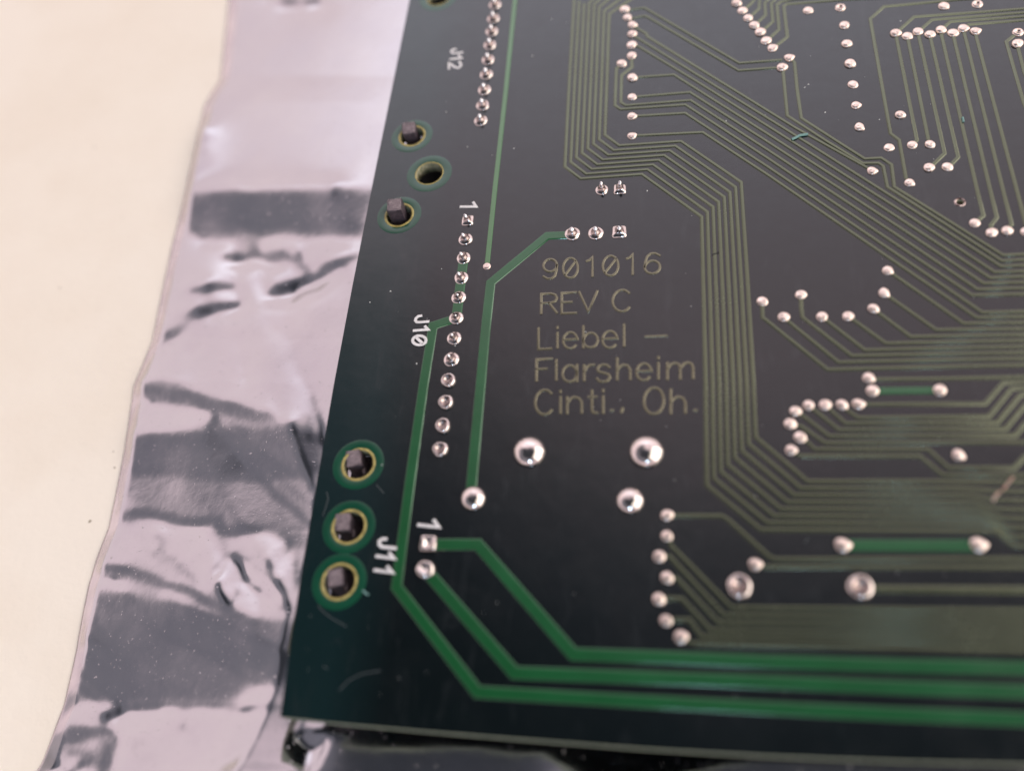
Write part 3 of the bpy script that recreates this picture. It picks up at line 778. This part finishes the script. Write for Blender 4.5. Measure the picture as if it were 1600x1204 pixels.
def seg_dist(X, Y, p, q):
    dx, dy = q[0] - p[0], q[1] - p[1]; L = dx * dx + dy * dy + 1e-9
    t = np.clip(((X - p[0]) * dx + (Y - p[1]) * dy) / L, 0, 1)
    return np.hypot(X - p[0] - t * dx, Y - p[1] - t * dy), t
def sdf_poly(X, Y, P):
    d = np.full(X.shape, 1e9); ins = np.zeros(X.shape, bool)
    for i in range(len(P)):
        a, b = P[i], P[(i + 1) % len(P)]
        d = np.minimum(d, seg_dist(X, Y, a, b)[0])
        c = ((a[1] > Y) != (b[1] > Y)) & (X < (b[0] - a[0]) * (Y - a[1]) / (b[1] - a[1] + 1e-9) + a[0])
        ins ^= c
    return np.where(ins, -d, d)
def vnoise(X, Y, sx, sy, seed):
    r = np.random.RandomState(seed); g = r.rand(64, 64) * 2 - 1
    u, v = X / sx, Y / sy; i, j = np.floor(u).astype(int), np.floor(v).astype(int); fu, fv = u - i, v - j
    fu, fv = fu * fu * (3 - 2 * fu), fv * fv * (3 - 2 * fv); i %= 63; j %= 63
    return (g[i, j] * (1 - fu) + g[i + 1, j] * fu) * (1 - fv) + (g[i, j + 1] * (1 - fu) + g[i + 1, j + 1] * fu) * fv
rows = np.arange(-80, 1292, 3.0)
us = np.concatenate([np.linspace(0, 1, 7)[:-1] * 16, np.arange(16, 430, 3.2), np.arange(430, 1620, 14.0)])
XX = np.zeros((len(rows), len(us))); YY = np.zeros_like(XX)
for i, y in enumerate(rows):
    XX[i] = np.interp(y, ey, ex) + us; YY[i] = y
# warp the tracing a little so creases are ragged like crumpled film
WX = XX + 4 * vnoise(XX, YY, 30, 26, 1) + 1.0 * vnoise(XX, YY, 11, 9, 2)
WY = YY + 3.5 * vnoise(XX, YY, 34, 30, 3) + 1.0 * vnoise(XX, YY, 11, 9, 4)
D = np.zeros_like(XX)
for P, hw, dk in STRK:
    d = np.full(XX.shape, 1e9)
    tt = np.zeros_like(XX)
    n = len(P) - 1
    for k in range(n):
        dd, t = seg_dist(WX, WY, P[k], P[k + 1]); m_ = dd < d
        d = np.where(m_, dd, d); tt = np.where(m_, (k + t) / n, tt)
    D = np.maximum(D, dk * np.clip(1.35 - d / hw, 0, 1) * (1 - .35 * np.abs(2 * tt - 1) ** 3))
    D = np.maximum(D, min(dk, .8) * .45 * np.clip(1.15 - d / (hw * 2.4), 0, 1) * (1 - tt ** 4))
for P, dk in POLY:
    s = sdf_poly(WX, WY, P); D = np.maximum(D, np.maximum(dk * np.clip(.5 - s / 8, 0, 1), .36 * np.clip(.9 - s / 24, 0, 1) * (YY < 1120))) if dk > .3 else D + dk * np.clip(.5 - s / 14, 0, 1)
D += .07 * vnoise(XX, YY, 70, 40, 8) + .012 * vnoise(XX, YY, 19, 14, 9)
# slope towards the viewer where the photograph's film turns dark; integrate into a height
k_ = np.clip(us / 470., 0, 1)
BASE = -4.53 + 2.05 * np.sin(k_ * math.pi / 2)      # the bag is puffed up under the board and falls off to its edge
BX = np.zeros_like(XX); BY = np.zeros_like(XX)
dm = np.array(ROT)
for i in range(len(rows)):
    u = (XX[i] - 800) / FPX; v = (602 - YY[i]) / FPX
    dd = dm @ np.vstack([u, v, -np.ones_like(u)]); t = (BASE - CAM.z) / dd[2]
    BX[i] = CAM.x + dd[0] * t; BY[i] = CAM.y + dd[1] * t
D = np.clip(D + .14 * vnoise(XX, YY, 55, 30, 21) * (D > .35), -.05, 1.1)
edge_x = np.interp(YY, [p[1] for p in outline_px[:9]], [p[0] for p in outline_px[:9]])
SEEN = (((XX < edge_x + 25) & (YY < 1140)) | (YY > 1118)).astype(float)
SEEN *= np.clip(us / 12., .05, 1)[None, :]
SEEN *= 1 - .9 * ((YY > 1112) & (XX > 455) & (XX < 560))

STIFF = 1 + 10. * ((XX > edge_x - 28) & (YY < 1150)) + 6. * ((YY > 1112) & (XX > 425) & (XX < 560))
def crumple(D, BX, BY, B0, W, SM, H, iters, lr, reg, smooth):
    """relax the film's height until it mirrors the bright ceiling or the dim side of the room where the photograph shows it"""
    c = lambda A: (A[1:, 1:] + A[1:, :-1] + A[:-1, 1:] + A[:-1, :-1]) / 4
    du = lambda A: (A[1:, 1:] - A[1:, :-1] + A[:-1, 1:] - A[:-1, :-1]) / 2
    dr = lambda A: (A[1:, 1:] - A[:-1, 1:] + A[1:, :-1] - A[:-1, :-1]) / 2
    a, b, cc, d = du(BX), du(BY), dr(BX), dr(BY); det = a * d - b * cc
    PX, PY, PZ = c(BX) - CAM.x, c(BY) - CAM.y, c(B0) - CAM.z
    L = np.sqrt(PX ** 2 + PY ** 2 + PZ ** 2); PX, PY, PZ = PX / L, PY / L, PZ / L
    Dc, Wc = c(D), c(W); want = .50 - .46 * Dc
    def v(gx, gy):
        q = 1 / np.sqrt(gx * gx + gy * gy + 1); nx, ny, nz_ = -gx * q, -gy * q, q
        t = 2 * (PX * nx + PY * ny + PZ * nz_)
        rx = PX - t * nx
        return (PY - t * ny) + .55 * np.minimum(rx, 0) + 3.0 * np.maximum(0, .77 - (PZ - t * nz_)) * np.clip(.7 - 1.5 * rx, 0, 1)
    m1 = np.zeros_like(H); m2 = np.zeros_like(H)
    for it in range(iters):
        Z = B0 + H; hu, hr = du(Z), dr(Z)
        gx, gy = (d * hu - b * hr) / det, (a * hr - cc * hu) / det
        v0 = v(gx, gy); e = v0 - want; e = np.where((Dc < .2) & (e > 0), 0, e).clip(-.6, .6) * Wc
        vx, vy = (v(gx + .01, gy) - v0) / .01, (v(gx, gy + .01) - v0) / .01
        Gx, Gy = e * vx + .02 * gx.clip(-9, -.45) * (gx < -.45) + .02 * gx.clip(.55, 9) * (gx > .55), e * vy + .03 * gy * (abs(gy) > .5)
        Gu, Gr = (d * Gx - cc * Gy) / det, (-b * Gx + a * Gy) / det
        G = np.zeros_like(H)
        G[1:, 1:] += (Gu + Gr) / 2; G[1:, :-1] += (-Gu + Gr) / 2; G[:-1, 1:] += (Gu - Gr) / 2; G[:-1, :-1] += (-Gu - Gr) / 2
        sc = (d.mean() ** 2 + a.mean() ** 2) ** .5; G *= sc
        lap = np.zeros_like(H); lap[1:-1, 1:-1] = 4 * H[1:-1, 1:-1] - H[2:, 1:-1] - H[:-2, 1:-1] - H[1:-1, 2:] - H[1:-1, :-2]
        G += reg * H + smooth * SM * lap / sc
        m1 = .9 * m1 + .1 * G; m2 = .98 * m2 + .02 * G * G
        H = H - lr * (1 - .7 * it / iters) * (m1 / (1 - .9 ** (it + 1))) / (np.sqrt(m2 / (1 - .98 ** (it + 1))) + 1e-5)
    return H, float(np.sqrt((e ** 2).mean()))
B0 = np.broadcast_to(BASE[None, :], BX.shape).copy()
H = None
for st, iters, lr in ((8, 160, .03), (4, 150, .015), (2, 130, .006), (1, 110, .0025)):
    ri = np.unique(np.r_[np.arange(0, len(rows), st), len(rows) - 1]); ci = np.unique(np.r_[np.arange(0, len(us), st), len(us) - 1])
    sub = lambda A: A[np.ix_(ri, ci)]
    if H is None: Hs = np.zeros((len(ri), len(ci)))
    else:
        T = np.array([np.interp(ri, pri, H[:, k]) for k in range(H.shape[1])]).T
        Hs = np.array([np.interp(ci, pci, T[k]) for k in range(T.shape[0])])
    H, err = crumple(sub(D), sub(BX), sub(BY), sub(B0), sub(SEEN), sub(STIFF), Hs, iters, lr, .0008, .008)
    pri, pci = ri, ci
    print('film', st, H.shape, round(err, 4), round(float(H.min()), 2), round(float(H.max()), 2))
for _ in range(5):      # film is springy: no crease is sharper than about half a millimetre
    Hs = H.copy(); Hs[1:-1, 1:-1] = (4 * H[1:-1, 1:-1] + 2 * (H[2:, 1:-1] + H[:-2, 1:-1] + H[1:-1, 2:] + H[1:-1, :-2]) + H[2:, 2:] + H[2:, :-2] + H[:-2, 2:] + H[:-2, :-2]) / 16
    H = Hs
u0 = us[None, :]
seal = np.clip(u0 / 14., 0, 1)
H = H - float(np.percentile(H[:, :120], 15))
lift = H * np.clip(u0 / 20., .1, 1)
Z = BASE[None, :] + lift + .03
Z = np.maximum(Z, tz + .02)
Z = np.where((XX > edge_x - 5) & (YY < 1135), np.minimum(Z, -1.2), Z)
V = np.stack([BX, BY, Z], -1).reshape(-1, 3)
nr, nc = XX.shape
idx = np.arange(nr * nc).reshape(nr, nc)
NW_ = 6        # columns that belong to the clear welded margin
F = np.stack([idx[1:, NW_:-1], idx[1:, NW_ + 1:], idx[:-1, NW_ + 1:], idx[:-1, NW_:-1]], -1).reshape(-1, 4)
bag = empty('antistatic_bag', 'crinkled silver metallised antistatic bag lying on the cream table under the board', 'antistatic bag', tuple(at(300, 600, BZ)))
bpy.context.view_layer.update()
binv = Matrix.Translation(-Vector(bag.location))
me = bpy.data.meshes.new('film'); me.vertices.add(len(V)); me.vertices.foreach_set('co', V.ravel())
me.loops.add(F.size); me.loops.foreach_set('vertex_index', F.ravel().astype(np.int32))
me.polygons.add(len(F)); me.polygons.foreach_set('loop_start', np.arange(0, F.size, 4, dtype=np.int32))
me.polygons.foreach_set('loop_total', np.full(len(F), 4, dtype=np.int32))
me.polygons.foreach_set('use_smooth', np.ones(len(F), bool))
me.materials.append(MAT['film'])
me.update(calc_edges=True); me.validate()
o = bpy.data.objects.new('film', me); COL.objects.link(o); o.parent = bag; o.matrix_parent_inverse = binv
# clear welded margin along the left edge
VM = np.stack([BX[:, :NW_ + 1], BY[:, :NW_ + 1], Z[:, :NW_ + 1]], -1).copy()
low = VM[:, :1].copy(); low[:, :, 2] = tz + .004
VM = np.concatenate([low, VM], 1); q = np.arange(VM.shape[0] * VM.shape[1]).reshape(VM.shape[:2])
FM = np.stack([q[1:, :-1], q[1:, 1:], q[:-1, 1:], q[:-1, :-1]], -1).reshape(-1, 4)
o = mesh_obj('welded_margin', VM.reshape(-1, 3).tolist(), FM.tolist(), MAT['seal'], smooth=True); o.parent = bag; o.matrix_parent_inverse = binv
